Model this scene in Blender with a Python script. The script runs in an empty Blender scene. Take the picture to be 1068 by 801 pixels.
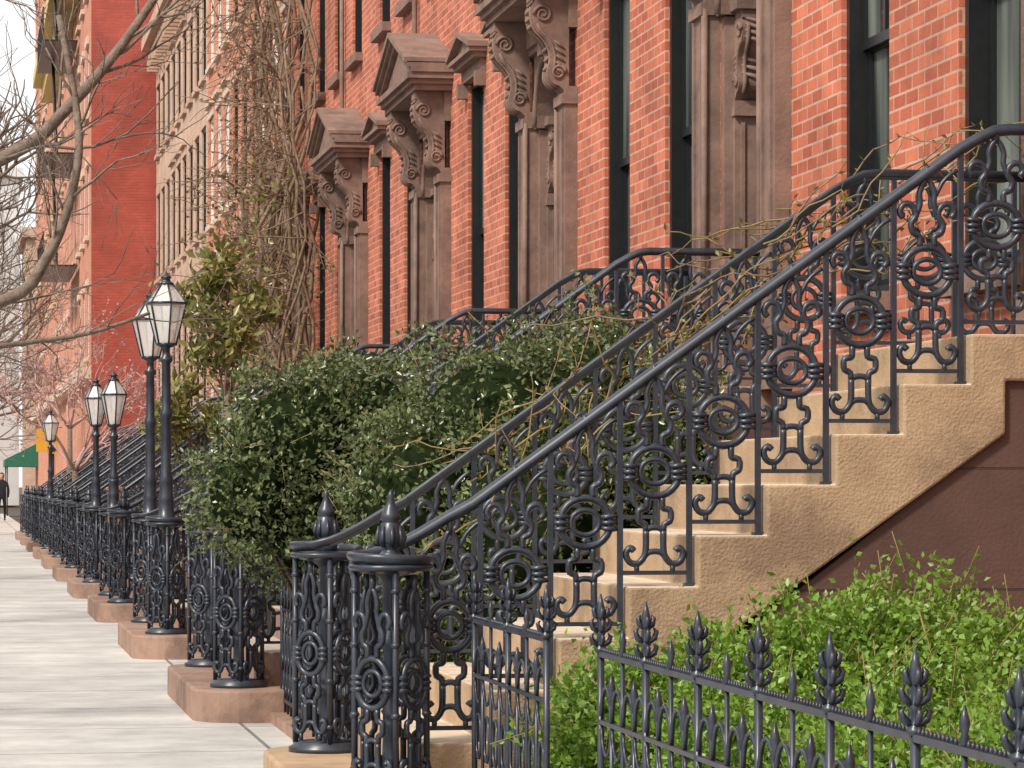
import bpy, math, random
import numpy as np
from mathutils import Vector
random.seed(7)
S=bpy.context.scene
F=4.8      # facade plane X
# ------------------------------------------------------------------ materials
M={}
def nmat(name):
    m=bpy.data.materials.new(name); m.use_nodes=True
    nt=m.node_tree; b=nt.nodes['Principled BSDF']; return m,nt,b
def lk(nt,a,b): nt.links.new(a,b)
def noise_mat(key,c1,c2,scale=6,rough=.8,bump=.25,bscale=60,metal=0,spec=.5,stain=None):
    m,nt,b=nmat(key)
    g=nt.nodes.new('ShaderNodeNewGeometry')
    n=nt.nodes.new('ShaderNodeTexNoise'); n.inputs['Scale'].default_value=scale; n.inputs['Detail'].default_value=4
    n.inputs['Roughness'].default_value=.65
    lk(nt,g.outputs['Position'],n.inputs['Vector'])
    r=nt.nodes.new('ShaderNodeValToRGB'); r.color_ramp.elements[0].position=.32; r.color_ramp.elements[1].position=.68
    r.color_ramp.elements[0].color=(*c1,1); r.color_ramp.elements[1].color=(*c2,1)
    lk(nt,n.outputs['Fac'],r.inputs['Fac'])
    col=r.outputs['Color']
    if stain:
        n3=nt.nodes.new('ShaderNodeTexNoise'); n3.inputs['Scale'].default_value=stain[1]; n3.inputs['Detail'].default_value=5; n3.inputs['Roughness'].default_value=.7
        lk(nt,g.outputs['Position'],n3.inputs['Vector'])
        r3=nt.nodes.new('ShaderNodeValToRGB'); r3.color_ramp.elements[0].position=.48; r3.color_ramp.elements[1].position=.66
        r3.color_ramp.elements[0].color=(0,0,0,1); r3.color_ramp.elements[1].color=(.8,.8,.8,1)
        lk(nt,n3.outputs['Fac'],r3.inputs['Fac'])
        mx=nt.nodes.new('ShaderNodeMixRGB'); lk(nt,r3.outputs['Color'],mx.inputs['Fac'])
        lk(nt,col,mx.inputs['Color1']); mx.inputs['Color2'].default_value=(*stain[0],1); col=mx.outputs['Color']
    lk(nt,col,b.inputs['Base Color'])
    b.inputs['Roughness'].default_value=rough; b.inputs['Metallic'].default_value=metal
    b.inputs['Specular IOR Level'].default_value=spec
    if bump>0:
        n2=nt.nodes.new('ShaderNodeTexNoise'); n2.inputs['Scale'].default_value=bscale; n2.inputs['Detail'].default_value=3
        lk(nt,g.outputs['Position'],n2.inputs['Vector'])
        bp=nt.nodes.new('ShaderNodeBump'); bp.inputs['Strength'].default_value=bump; bp.inputs['Distance'].default_value=.01
        lk(nt,n2.outputs['Fac'],bp.inputs['Height']); lk(nt,bp.outputs['Normal'],b.inputs['Normal'])
    M[key]=m; return m
def brick_mat(key,c1,c2,mortar,bw=.215,rh=.075,ms=.009,offset=.5,flat=False,rough=.85,bumpd=.006,nz=.35,nscale=1.3):
    m,nt,b=nmat(key)
    g=nt.nodes.new('ShaderNodeNewGeometry'); sp=nt.nodes.new('ShaderNodeSeparateXYZ'); lk(nt,g.outputs['Position'],sp.inputs[0])
    cb=nt.nodes.new('ShaderNodeCombineXYZ')
    if flat:
        lk(nt,sp.outputs['X'],cb.inputs['X']); lk(nt,sp.outputs['Y'],cb.inputs['Y'])
    else:
        ad=nt.nodes.new('ShaderNodeMath'); ad.operation='ADD'; lk(nt,sp.outputs['X'],ad.inputs[0]); lk(nt,sp.outputs['Y'],ad.inputs[1])
        lk(nt,ad.outputs[0],cb.inputs['X']); lk(nt,sp.outputs['Z'],cb.inputs['Y'])
    t=nt.nodes.new('ShaderNodeTexBrick'); t.inputs['Scale'].default_value=1; t.inputs['Brick Width'].default_value=bw
    t.inputs['Row Height'].default_value=rh; t.inputs['Mortar Size'].default_value=ms; t.offset=offset
    t.inputs['Mortar Smooth'].default_value=.2
    t.inputs['Color1'].default_value=(*c1,1); t.inputs['Color2'].default_value=(*c2,1); t.inputs['Mortar'].default_value=(*mortar,1)
    lk(nt,cb.outputs[0],t.inputs['Vector'])
    n=nt.nodes.new('ShaderNodeTexNoise'); n.inputs['Scale'].default_value=nscale; n.inputs['Detail'].default_value=6; n.inputs['Roughness'].default_value=.75
    lk(nt,g.outputs['Position'],n.inputs['Vector'])
    r=nt.nodes.new('ShaderNodeValToRGB'); v=1-nz
    r.color_ramp.elements[0].position=.3; r.color_ramp.elements[1].position=.7
    r.color_ramp.elements[0].color=(v,v,v,1); r.color_ramp.elements[1].color=(1.12,1.12,1.12,1)
    lk(nt,n.outputs['Fac'],r.inputs['Fac'])
    mx=nt.nodes.new('ShaderNodeMixRGB'); mx.blend_type='MULTIPLY'; mx.inputs['Fac'].default_value=1
    lk(nt,t.outputs['Color'],mx.inputs['Color1']); lk(nt,r.outputs['Color'],mx.inputs['Color2'])
    lk(nt,mx.outputs['Color'],b.inputs['Base Color']); b.inputs['Roughness'].default_value=rough
    iv=nt.nodes.new('ShaderNodeMath'); iv.operation='SUBTRACT'; iv.inputs[0].default_value=1; lk(nt,t.outputs['Fac'],iv.inputs[1])
    n2=nt.nodes.new('ShaderNodeTexNoise'); n2.inputs['Scale'].default_value=70; n2.inputs['Detail'].default_value=1; lk(nt,g.outputs['Position'],n2.inputs['Vector'])
    a2=nt.nodes.new('ShaderNodeMath'); a2.operation='MULTIPLY_ADD'; a2.inputs[1].default_value=.5
    lk(nt,n2.outputs['Fac'],a2.inputs[0]); lk(nt,iv.outputs[0],a2.inputs[2])
    bp=nt.nodes.new('ShaderNodeBump'); bp.inputs['Strength'].default_value=.6; bp.inputs['Distance'].default_value=bumpd
    lk(nt,a2.outputs[0],bp.inputs['Height']); lk(nt,bp.outputs['Normal'],b.inputs['Normal'])
    M[key]=m
def leaf_mat(key,cols,rough=.35,trans=.25):
    m,nt,b=nmat(key)
    g=nt.nodes.new('ShaderNodeNewGeometry')
    r=nt.nodes.new('ShaderNodeValToRGB'); r.color_ramp.interpolation='LINEAR'
    for i,c in enumerate(cols):
        pos=i/(len(cols)-1)
        e=r.color_ramp.elements[0] if i==0 else (r.color_ramp.elements[1] if i==len(cols)-1 else r.color_ramp.elements.new(pos))
        e.position=pos; e.color=(*c,1)
    lk(nt,g.outputs['Random Per Island'],r.inputs['Fac']); lk(nt,r.outputs['Color'],b.inputs['Base Color'])
    b.inputs['Roughness'].default_value=rough
    tr=nt.nodes.new('ShaderNodeBsdfTranslucent'); lk(nt,r.outputs['Color'],tr.inputs['Color'])
    mx=nt.nodes.new('ShaderNodeMixShader'); mx.inputs[0].default_value=trans
    lk(nt,b.outputs[0],mx.inputs[1]); lk(nt,tr.outputs[0],mx.inputs[2])
    lk(nt,mx.outputs[0],nt.nodes['Material Output'].inputs['Surface'])
    M[key]=m
brick_mat('brick',(.66,.19,.10),(.43,.10,.052),(.60,.36,.26),ms=.008,nz=.45)
brick_mat('brick_far',(.62,.25,.15),(.54,.19,.11),(.6,.35,.24))
brick_mat('beige_stone',(.60,.41,.30),(.56,.38,.275),(.47,.30,.22),bw=.9,rh=.4,ms=.008)
brick_mat('red_wall',(.50,.10,.068),(.44,.085,.056),(.44,.09,.065),nz=.45,nscale=.4)
brick_mat('sidewalk',(.57,.55,.52),(.47,.455,.43),(.20,.19,.18),bw=1.55,rh=1.6,ms=.012,offset=0,flat=True,nz=.38)
brick_mat('stucco_brown',(.115,.060,.046),(.108,.056,.044),(.06,.032,.026),bw=3.0,rh=.47,ms=.006,nz=.4)
noise_mat('brownstone',(.18,.112,.088),(.27,.17,.13),5,.8,.35,40,stain=((.115,.074,.06),2))
noise_mat('brownstone_step',(.27,.165,.12),(.35,.225,.165),5,.8,.3,50,stain=((.17,.11,.085),3))
noise_mat('lit_tread_stone',(.40,.345,.29),(.50,.43,.36),5,.8,.3,50,stain=((.28,.23,.18),3))  # brown stoops' treads: lighter copy of the step stone, sky light painted in
noise_mat('sandstone',(.34,.232,.14),(.46,.322,.198),4,.85,.5,90,stain=((.21,.14,.088),2.2))
noise_mat('sandstone_lit_tread',(.52,.42,.31),(.62,.51,.39),5,.85,.4,90,stain=((.36,.28,.20),3.5))  # same sandstone made paler on top faces, brightness from the sky in its colour
noise_mat('iron',(.017,.022,.034),(.036,.045,.062),12,.34,0,70,spec=.55)
noise_mat('black_paint',(.008,.009,.010),(.014,.015,.017),20,.4,0,40)
noise_mat('door_wood',(.02,.012,.009),(.035,.02,.014),12,.35,.1,40)
noise_mat('cream_trim',(.58,.45,.34),(.66,.52,.40),8,.7,0,50)
noise_mat('white_paint',(.72,.71,.68),(.78,.77,.74),8,.5,0,50)
noise_mat('soil',(.05,.035,.025),(.10,.07,.05),15,.95,.8,40)
noise_mat('asphalt',(.045,.045,.047),(.06,.06,.06),30,.9,.5,120)
noise_mat('kerb',(.30,.29,.27),(.38,.37,.34),8,.85,.3,60)
noise_mat('bark',(.12,.085,.065),(.24,.185,.145),20,.9,.6,60)
noise_mat('vine_bark',(.14,.09,.06),(.30,.21,.14),18,.9,0,60)
noise_mat('green_twig',(.20,.17,.06),(.30,.20,.09),18,.8,0,60)
noise_mat('pink_twig',(.40,.24,.21),(.55,.36,.32),6,.9,0,60)
noise_mat('hazy_far',(.60,.60,.60),(.66,.66,.66),1,.9,0,10)  # distance haze painted into the far building's wall colour
noise_mat('roof',(.06,.06,.06),(.09,.09,.09),3,.9,0,30)
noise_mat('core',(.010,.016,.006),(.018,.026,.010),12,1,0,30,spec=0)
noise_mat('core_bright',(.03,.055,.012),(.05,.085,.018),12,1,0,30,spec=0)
noise_mat('awning_green',(.01,.12,.07),(.015,.15,.09),6,.7,0,30)
noise_mat('wood_post',(.24,.11,.05),(.32,.16,.08),10,.7,.2,40)
noise_mat('coat_dark',(.012,.013,.018),(.02,.02,.028),10,.9,0,30)
noise_mat('skin',(.5,.3,.22),(.55,.34,.25),10,.6,0,30)
noise_mat('hair',(.02,.013,.01),(.03,.02,.014),10,.8,0,30)
noise_mat('yellow_cornice',(.55,.42,.16),(.6,.48,.2),4,.8,0,30)
noise_mat('signal_yellow',(.70,.36,.02),(.75,.40,.03),4,.5,0,30)
noise_mat('signal_red',(.5,.02,.015),(.55,.03,.02),4,.3,0,30)
noise_mat('signal_dark',(.03,.03,.02),(.04,.04,.03),4,.3,0,30)
# pale curtain-like bands painted into the glass colour to lighten its dark reflections
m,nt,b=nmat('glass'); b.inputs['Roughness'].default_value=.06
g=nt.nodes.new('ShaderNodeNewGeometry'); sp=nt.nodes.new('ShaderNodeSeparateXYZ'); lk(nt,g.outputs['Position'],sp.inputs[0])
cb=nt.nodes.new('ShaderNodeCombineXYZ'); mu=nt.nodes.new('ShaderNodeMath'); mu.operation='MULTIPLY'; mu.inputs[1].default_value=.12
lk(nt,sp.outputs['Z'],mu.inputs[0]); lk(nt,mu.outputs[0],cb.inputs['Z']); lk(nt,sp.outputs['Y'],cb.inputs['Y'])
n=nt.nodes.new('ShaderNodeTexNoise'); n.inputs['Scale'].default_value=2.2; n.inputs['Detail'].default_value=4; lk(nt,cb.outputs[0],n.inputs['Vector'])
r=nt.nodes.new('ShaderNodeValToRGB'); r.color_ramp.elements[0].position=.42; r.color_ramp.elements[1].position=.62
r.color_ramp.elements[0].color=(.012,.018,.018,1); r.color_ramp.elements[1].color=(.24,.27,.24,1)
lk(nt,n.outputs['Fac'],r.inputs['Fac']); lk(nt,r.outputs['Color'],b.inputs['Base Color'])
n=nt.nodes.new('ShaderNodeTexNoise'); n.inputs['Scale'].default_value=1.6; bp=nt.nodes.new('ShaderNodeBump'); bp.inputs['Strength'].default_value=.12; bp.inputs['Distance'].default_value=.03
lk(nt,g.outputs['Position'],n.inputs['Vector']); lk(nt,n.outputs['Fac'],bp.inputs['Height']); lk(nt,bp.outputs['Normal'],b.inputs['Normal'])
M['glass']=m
m,nt,b=nmat('lamp_glass'); b.inputs['Base Color'].default_value=(.88,.88,.86,1); b.inputs['Roughness'].default_value=.15; b.inputs['Alpha'].default_value=.55
M['lamp_glass']=m
leaf_mat('leaf_dark',[(.045,.08,.022),(.095,.145,.04),(.055,.095,.028),(.18,.21,.065),(.28,.23,.11),(.06,.10,.032),(.12,.16,.05),(.22,.25,.11)],.25,.22)
leaf_mat('leaf_bright',[(.16,.28,.035),(.28,.43,.06),(.11,.21,.03),(.38,.51,.09),(.22,.36,.05)],.4,.33)
leaf_mat('leaf_magnolia',[(.10,.13,.03),(.24,.25,.06),(.14,.17,.04),(.36,.31,.10)],.3,.25)
leaf_mat('leaf_bud',[(.22,.24,.05),(.32,.36,.07),(.26,.13,.06)],.5,.3)
leaf_mat('leaf_pink',[(.62,.40,.36),(.70,.5,.46),(.5,.3,.28)],.6,.3)
leaf_mat('leaf_dry',[(.30,.20,.12),(.40,.28,.17),(.22,.13,.08)],.7,.3)

# ------------------------------------------------------------------ builder
class MB:
    def __init__(s): s.v=[]; s.f=[]; s.m=[]; s.keys=[]; s.sm=[]
    def k(s,key):
        if key not in s.keys: s.keys.append(key)
        return s.keys.index(key)
    def face(s,idx,key,smooth=False): s.f.append(tuple(idx)); s.m.append(s.k(key)); s.sm.append(smooth)
    def quad(s,a,b,c,d,key):
        n=len(s.v); s.v+= [a,b,c,d]; s.face((n,n+1,n+2,n+3),key)
    def box(s,x0,x1,y0,y1,z0,z1,key):
        if x0>x1:x0,x1=x1,x0
        if y0>y1:y0,y1=y1,y0
        n=len(s.v)
        s.v+=[(x0,y0,z0),(x1,y0,z0),(x1,y1,z0),(x0,y1,z0),(x0,y0,z1),(x1,y0,z1),(x1,y1,z1),(x0,y1,z1)]
        for q in ((0,3,2,1),(4,5,6,7),(0,1,5,4),(1,2,6,5),(2,3,7,6),(3,0,4,7)): s.face([n+i for i in q],key)
    def prism(s,poly,fn,w0,w1,key,smooth=False,skey=None):
        n=len(s.v); k=len(poly)
        s.v+=[tuple(fn(p[0],p[1],w0)) for p in poly]+[tuple(fn(p[0],p[1],w1)) for p in poly]
        s.face(list(range(n,n+k)),key); s.face(list(range(n+2*k-1,n+k-1,-1)),key)
        for i in range(k):
            j=(i+1)%k
            kk=key
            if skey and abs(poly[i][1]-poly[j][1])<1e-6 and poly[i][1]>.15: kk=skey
            s.face((n+i,n+k+i,n+k+j,n+j),kk,smooth)
    def tube(s,pts,r,n=6,key='iron',flat=1.0,axis=None,closed=False):
        pts=[Vector(p) for p in pts]; N=len(pts)
        if N<2: return
        base=len(s.v); prev=None
        for i,p in enumerate(pts):
            if closed: t=pts[(i+1)%N]-pts[i-1]
            else: t=pts[min(i+1,N-1)]-pts[max(i-1,0)]
            if t.length<1e-9: t=Vector((0,0,1))
            t.normalize()
            if axis is not None: a=Vector(axis)-t*t.dot(Vector(axis))
            elif prev is None: a=t.orthogonal()
            else: a=prev-t*t.dot(prev)
            if a.length<1e-6: a=t.orthogonal()
            a.normalize(); prev=a; c=t.cross(a)
            rr=r[i] if isinstance(r,(list,tuple)) else r
            for j in range(n):
                an=2*math.pi*(j+.5)/n
                s.v.append(tuple(p+a*math.cos(an)*rr*flat+c*math.sin(an)*rr))
        R=N if closed else N-1
        for i in range(R):
            i2=(i+1)%N
            for j in range(n):
                j2=(j+1)%n
                s.face((base+i*n+j,base+i*n+j2,base+i2*n+j2,base+i2*n+j),key,True)
        if not closed:
            s.face([base+j for j in range(n)][::-1],key); s.face([base+(N-1)*n+j for j in range(n)],key)
    def lathe(s,prof,c,n=12,key='iron'):
        base=len(s.v)
        for r,z in prof:
            for j in range(n):
                a=2*math.pi*j/n; s.v.append((c[0]+r*math.cos(a),c[1]+r*math.sin(a),c[2]+z))
        for i in range(len(prof)-1):
            for j in range(n):
                j2=(j+1)%n; s.face((base+i*n+j,base+i*n+j2,base+(i+1)*n+j2,base+(i+1)*n+j),key,True)
        s.face([base+j for j in range(n)][::-1],key); s.face([base+(len(prof)-1)*n+j for j in range(n)],key)
    def mesh(s,name):
        me=bpy.data.meshes.new(name); me.from_pydata([tuple(v) for v in s.v],[],s.f)
        for k in s.keys: me.materials.append(M[k])
        me.polygons.foreach_set('material_index',s.m); me.polygons.foreach_set('use_smooth',s.sm)
        me.update(); return me
def mkobj(name,me,parent=None,loc=(0,0,0),bevel=0,scale=None,rot=None):
    if isinstance(me,MB): me=me.mesh(name)
    o=bpy.data.objects.new(name,me); S.collection.objects.link(o); o.location=loc
    if parent: o.parent=parent
    if scale: o.scale=scale
    if rot: o.rotation_euler=rot
    if bevel:
        bm=o.modifiers.new('b','BEVEL'); bm.width=bevel; bm.segments=2; bm.limit_method='ANGLE'; bm.angle_limit=math.radians(40)
    return o
def empty(name,loc=(0,0,0),rot=None):
    e=bpy.data.objects.new(name,None); S.collection.objects.link(e); e.location=loc; e.empty_display_size=.1
    if rot: e.rotation_euler=rot
    return e
def cat(pts,n=4,closed=False):
    pts=[Vector(p) for p in pts]; out=[]; N=len(pts)
    for i in range(N if closed else N-1):
        if closed: p0,p1,p2,p3=pts[i-1],pts[i],pts[(i+1)%N],pts[(i+2)%N]
        else: p0,p1,p2,p3=pts[max(i-1,0)],pts[i],pts[i+1],pts[min(i+2,N-1)]
        for j in range(n):
            t=j/n
            out.append(.5*((2*p1)+(-p0+p2)*t+(2*p0-5*p1+4*p2-p3)*t*t+(-p0+3*p1-3*p2+p3)*t**3))
    if not closed: out.append(pts[-1])
    return out

# ------------------------------------------------------------------ ornament (cast iron scroll panel)
def ornament(b,o,ux=(1,0,0),sx=1,sz=1,r=.0130,n=6,top=True):
    o=Vector(o); ux=Vector(ux); uy=Vector((0,0,1)).cross(ux)
    def P(u,v,w=0): return o+ux*(u*sx)+Vector((0,0,v*sz))+uy*w
    ax=tuple(uy)
    def path(pts,rr=r,closed=False,seg=3,fl=1.0,w=0):
        q=cat([P(u,v,w) for u,v in pts],seg,closed); b.tube(q,rr,n,'iron',fl,ax,closed)
    E=lambda a,c,k=12:[(a*math.cos(2*math.pi*i/k),c*math.sin(2*math.pi*i/k)) for i in range(k)]
    path(E(.098,.094),r*1.15,True,2)
    path(E(.056,.048,10),r*.85,True,2)
    for sg in (1,-1):
        for dv in (-.024,0,.024):      # reeded bands clasping the ring
            b.tube([P(sg*.060,dv*.8,0),P(sg*.092,dv,0),P(sg*.124,dv*1.0,0)],[r*.5,r*1.2,r*.6],n,'iron',1.6,ax)
        # lower strap, drop and foot scroll (squared, anchor-like)
        path([(sg*.030,-.096),(sg*.030,-.130),(sg*.036,-.140),(sg*.060,-.146),(sg*.064,-.168),(sg*.060,-.188),(sg*.038,-.200),(sg*.034,-.225)],seg=2)
        path([(sg*.034,-.225),(sg*.034,-.285),(sg*.040,-.322),(sg*.066,-.350),(sg*.098,-.344),(sg*.112,-.312),(sg*.096,-.290),(sg*.080,-.302)])
        # upper strap and shoulder scroll
        path([(sg*.030,.096),(sg*.030,.135),(sg*.056,.150),(sg*.064,.185),(sg*.044,.218),(sg*.058,.254),(sg*.090,.262),(sg*.110,.232),(sg*.096,.208)])
        path([(sg*.044,.218),(sg*.028,.262),(sg*.030,.305),(sg*.014,.345),(0,.355)],r*.9)
    path([(-.034,-.225),(-.016,-.214),(.016,-.214),(.034,-.225)],r*.9)
    path([(-.042,-.325),(-.02,-.306),(.02,-.306),(.042,-.325)],r*.9)
    if top: b.tube([P(0,.345),P(0,.41)],r,n,'iron',1,ax)
    b.tube([P(-.070,-.352),P(-.070,-.385)],r*.8,n,'iron',1,ax); b.tube([P(.070,-.352),P(.070,-.385)],r*.8,n,'iron',1,ax)

RISE,TREAD=.194,.27
LZ=1.93; X0=3.84; W=1.82
def railz(x): return 2.656-.718*(3.82-x) if x<3.93 else 2.735
def newel(b,c,h=.86,r=.15):
    cx,cy,cz=c
    b.lathe([(r+.015,0),(r+.015,.02),(r-.005,.03),(r-.005,.042),(.05,.045),(.05,.09),(.034,.11),(.030,.22),(.042,.24),(.042,.265),(.030,.285),(.030,.55),(.042,.57),(.042,.595),(.030,.615),(.030,h-.07),(.05,h-.045),(r-.02,h-.028),(r+.004,h-.022),(r+.012,h-.012),(r+.006,h-.002),(r-.02,h+.002),(.06,h+.004)],c,24)
    z=cz+h
    b.lathe([(.048,0),(.05,.03),(.034,.045),(.028,.055),(.044,.07),(.048,.09),(.045,.12),(.036,.15),(.030,.158),(.040,.166),(.034,.185),(.020,.215),(.011,.24),(.014,.25),(.009,.262),(.003,.275)],(cx,cy,z),14)
    for i in range(8):
        a=i*math.pi/4
        b.tube([(cx+.045*math.cos(a),cy+.045*math.sin(a),z+.065),(cx+.051*math.cos(a),cy+.051*math.sin(a),z+.095),(cx+.043*math.cos(a),cy+.043*math.sin(a),z+.14)],[.006,.011,.005],5)
    K=4
    for i in range(K):
        a=2*math.pi*(i+.5)/K; a2=2*math.pi*i/K
        px,py=cx+r*.90*math.cos(a2),cy+r*.90*math.sin(a2)
        b.tube([(px,py,cz+.04),(px,py,cz+h-.03)],.013,6)
        for zz in (.10,.30,.56,.76): b.lathe([(.012,0),(.02,.012),(.012,.024)],(px,py,cz+zz),8)
        rr=r*.74
        ornament(b,(cx+rr*math.cos(a),cy+rr*math.sin(a),cz+.43),(-math.sin(a),math.cos(a),0),.74,.98,.0122,5)
def railing():
    b=MB()
    pts=[(4.74,0,2.735),(4.3,0,2.735),(4.02,0,2.735),(3.96,0,2.728),(3.90,0,2.70),(3.82,0,2.656)]
    x=3.6
    while x>1.95: pts.append((x,0,railz(x))); x-=.25
    pts+=[(1.9,0,railz(1.9)),(1.80,0,1.225),(1.70,0,1.165),(1.62,0,1.125),(1.57,0,1.105)]
    cx,cy=1.57,-.145
    for i in range(1,11):
        a=math.pi/2+i*math.pi*2/12*.95
        pts.append((cx+.145*math.cos(a),cy+.145*math.sin(a),1.09-.003*i))
    b.tube(pts,.0165,10,'iron',1.45,None)
    b.tube([(p[0],p[1],p[2]-.020) for p in pts[:-10]],.010,4,'iron',1.3,(0,1,0))
    newel(b,(cx,cy,.184),.87)
    for k in range(1,9):
        x=3.82-.27*(k-1); zb=LZ-RISE*k
        b.box(x-.010,x+.010,-.011,.011,zb,railz(x)-.02,'iron')
        b.box(x-.02,x+.02,-.02,.02,zb,zb+.012,'iron')
    for x in (4.10,4.38,4.66): b.box(x-.010,x+.010,-.011,.011,LZ,2.71,'iron')
    for k in range(1,9):
        xr=3.82-.27*(k-1); xl=xr-.27; bz=LZ-RISE*k+.052
        if k==8: xl=1.70
        xc=(xl+xr)/2
        b.box(xl,xr,-.009,.009,bz-.008,bz+.008,'iron')
        ornament(b,(xc,0,bz+.385),(1,0,0),(xr-xl)/.27,1)
        q=[(xc+.035,0,bz+.68),(xc+.06,0,bz+.73),(xc+.095,0,bz+.765),(xc+.12,0,bz+.78)]
        b.tube(cat(q,2),.009,5,'iron',1.2,(0,1,0))
    for xl,xr in ((3.83,4.10),(4.10,4.38),(4.38,4.66)):
        bz=LZ+.05; xc=(xl+xr)/2
        b.box(xl,xr,-.009,.009,bz-.008,bz+.008,'iron')
        ornament(b,(xc,0,bz+.375),(1,0,0),1,.93)
    return b.mesh('railing_ironwork')
rail_me=railing()

def stoop(i,y,stone,tread,wallm):
    e=empty('stoop',(0,y,0))
    b=MB(); pl=[(1.68,.02)]
    for k in range(8,0,-1):
        x=X0-.27*k
        if k!=8: pl.append((x,LZ-RISE*(k+1)))
        pl.append((x,LZ-RISE*k))
    pl+=[(X0,LZ-RISE),(X0,LZ),(4.79,LZ),(4.79,1.75),(3.98,1.75),(3.98,1.545),(1.8,.02)]
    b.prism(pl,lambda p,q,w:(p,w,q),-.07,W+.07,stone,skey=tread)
    mkobj('steps',b,e,bevel=.010)
    b=MB(); b.prism([(1.9,0),(4.785,0),(4.785,1.76),(3.93,1.76),(3.9,1.5)],lambda p,q,w:(p,w,q),-.045,W+.045,wallm)
    mkobj('side_wall',b,e)
    b=MB(); R=.3; y0,y1=-.5,W+.5; pts=[]
    for j in range(9):
        a=math.pi+j*math.pi/16; pts.append((1.3+R+R*math.cos(a),y0+R+R*math.sin(a)))
    pts+=[(1.95,y0),(1.95,y1)]
    for j in range(9):
        a=math.pi/2+j*math.pi/16; pts.append((1.3+R+R*math.cos(a),y1-R+R*math.sin(a)))
    b.prism(pts,lambda p,q,w:(p,q,w),-.02,.1835,stone)
    mkobj('bottom_step',b,e,bevel=.014)
    mkobj('stair_railing',rail_me,None,(0,y,0)); mkobj('stair_railing',rail_me,None,(0,y+W,0),scale=(1,-1,1))
Y0=11.8; PER=6.55
for i in range(0,11):
    y=Y0+PER*i
    if i==0: stoop(i,y,'sandstone','sandstone_lit_tread','stucco_brown')
    else: stoop(i,y,'brownstone_step','lit_tread_stone','stucco_brown')

# ------------------------------------------------------------------ houses
def facade(b,X,y0,y1,z0,z1,ops,depth,mw,mr):
    ys=sorted(set([y0,y1]+[o[0] for o in ops]+[o[1] for o in ops])); zs=sorted(set([z0,z1]+[o[2] for o in ops]+[o[3] for o in ops]))
    for a,c in zip(ys,ys[1:]):
        for d,f in zip(zs,zs[1:]):
            my,mz=(a+c)/2,(d+f)/2
            if any(o[0]<my<o[1] and o[2]<mz<o[3] for o in ops): continue
            b.quad((X,a,d),(X,a,f),(X,c,f),(X,c,d),mw)
    for a,c,d,f in ops:
        x2=X+depth
        b.quad((X,a,d),(X,a,f),(x2,a,f),(x2,a,d),mr); b.quad((X,c,d),(x2,c,d),(x2,c,f),(X,c,f),mr)
        b.quad((X,a,f),(X,c,f),(x2,c,f),(x2,a,f),mr); b.quad((X,a,d),(x2,a,d),(x2,c,d),(X,c,d),mr)
def shell(b,X,y0,y1,z1,m,depth=11):
    b.quad((X,y0,0),(X+depth,y0,0),(X+depth,y0,z1),(X,y0,z1),m); b.quad((X,y1,0),(X,y1,z1),(X+depth,y1,z1),(X+depth,y1,0),m)
    b.quad((X+depth,y0,0),(X+depth,y1,0),(X+depth,y1,z1),(X+depth,y0,z1),m); b.quad((X,y0,z1),(X+depth,y0,z1),(X+depth,y1,z1),(X,y1,z1),'roof')
def window(b,X,y0,y1,z0,z1,fr='black_paint',d=.16,fw=.06,muntin=True):
    e=.003
    b.box(X+.03,X+d+.04,y0+e,y0+fw,z0+e,z1-e,fr); b.box(X+.03,X+d+.04,y1-fw,y1-e,z0+e,z1-e,fr)
    b.box(X+.03,X+d+.04,y0+fw,y1-fw,z1-fw,z1-e,fr); b.box(X+.03,X+d+.04,y0+fw,y1-fw,z0+e,z0+fw*.8,fr)
    ya,yb=y0+fw,y1-fw; za,zb=z0+fw*.8,z1-fw; zm=(za+zb)/2; s=.045
    for (p,q,xx) in ((za,zm,X+d-.02),(zm-.03,zb,X+d-.055)):
        b.box(xx,xx+.034,ya,ya+s,p,q,fr); b.box(xx,xx+.034,yb-s,yb,p,q,fr)
        b.box(xx,xx+.034,ya+s,yb-s,p,p+s+.01,fr); b.box(xx,xx+.034,ya+s,yb-s,q-s,q,fr)
        if muntin: b.box(xx+.006,xx+.028,(ya+yb)/2-.012,(ya+yb)/2+.012,p+s,q-s,fr)
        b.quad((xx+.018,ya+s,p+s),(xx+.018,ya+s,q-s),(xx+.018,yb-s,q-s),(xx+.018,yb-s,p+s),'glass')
CP=[(1,1),(1,.9),(.92,.885),(.985,.82),(1.0,.74),(.96,.64),(.86,.56),(.70,.50),(.56,.42),(.48,.32),(.48,.22),(.54,.14),(.53,.06),(.42,.0),(.25,-.02),(.12,-.08),(0,-.12)]
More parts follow.
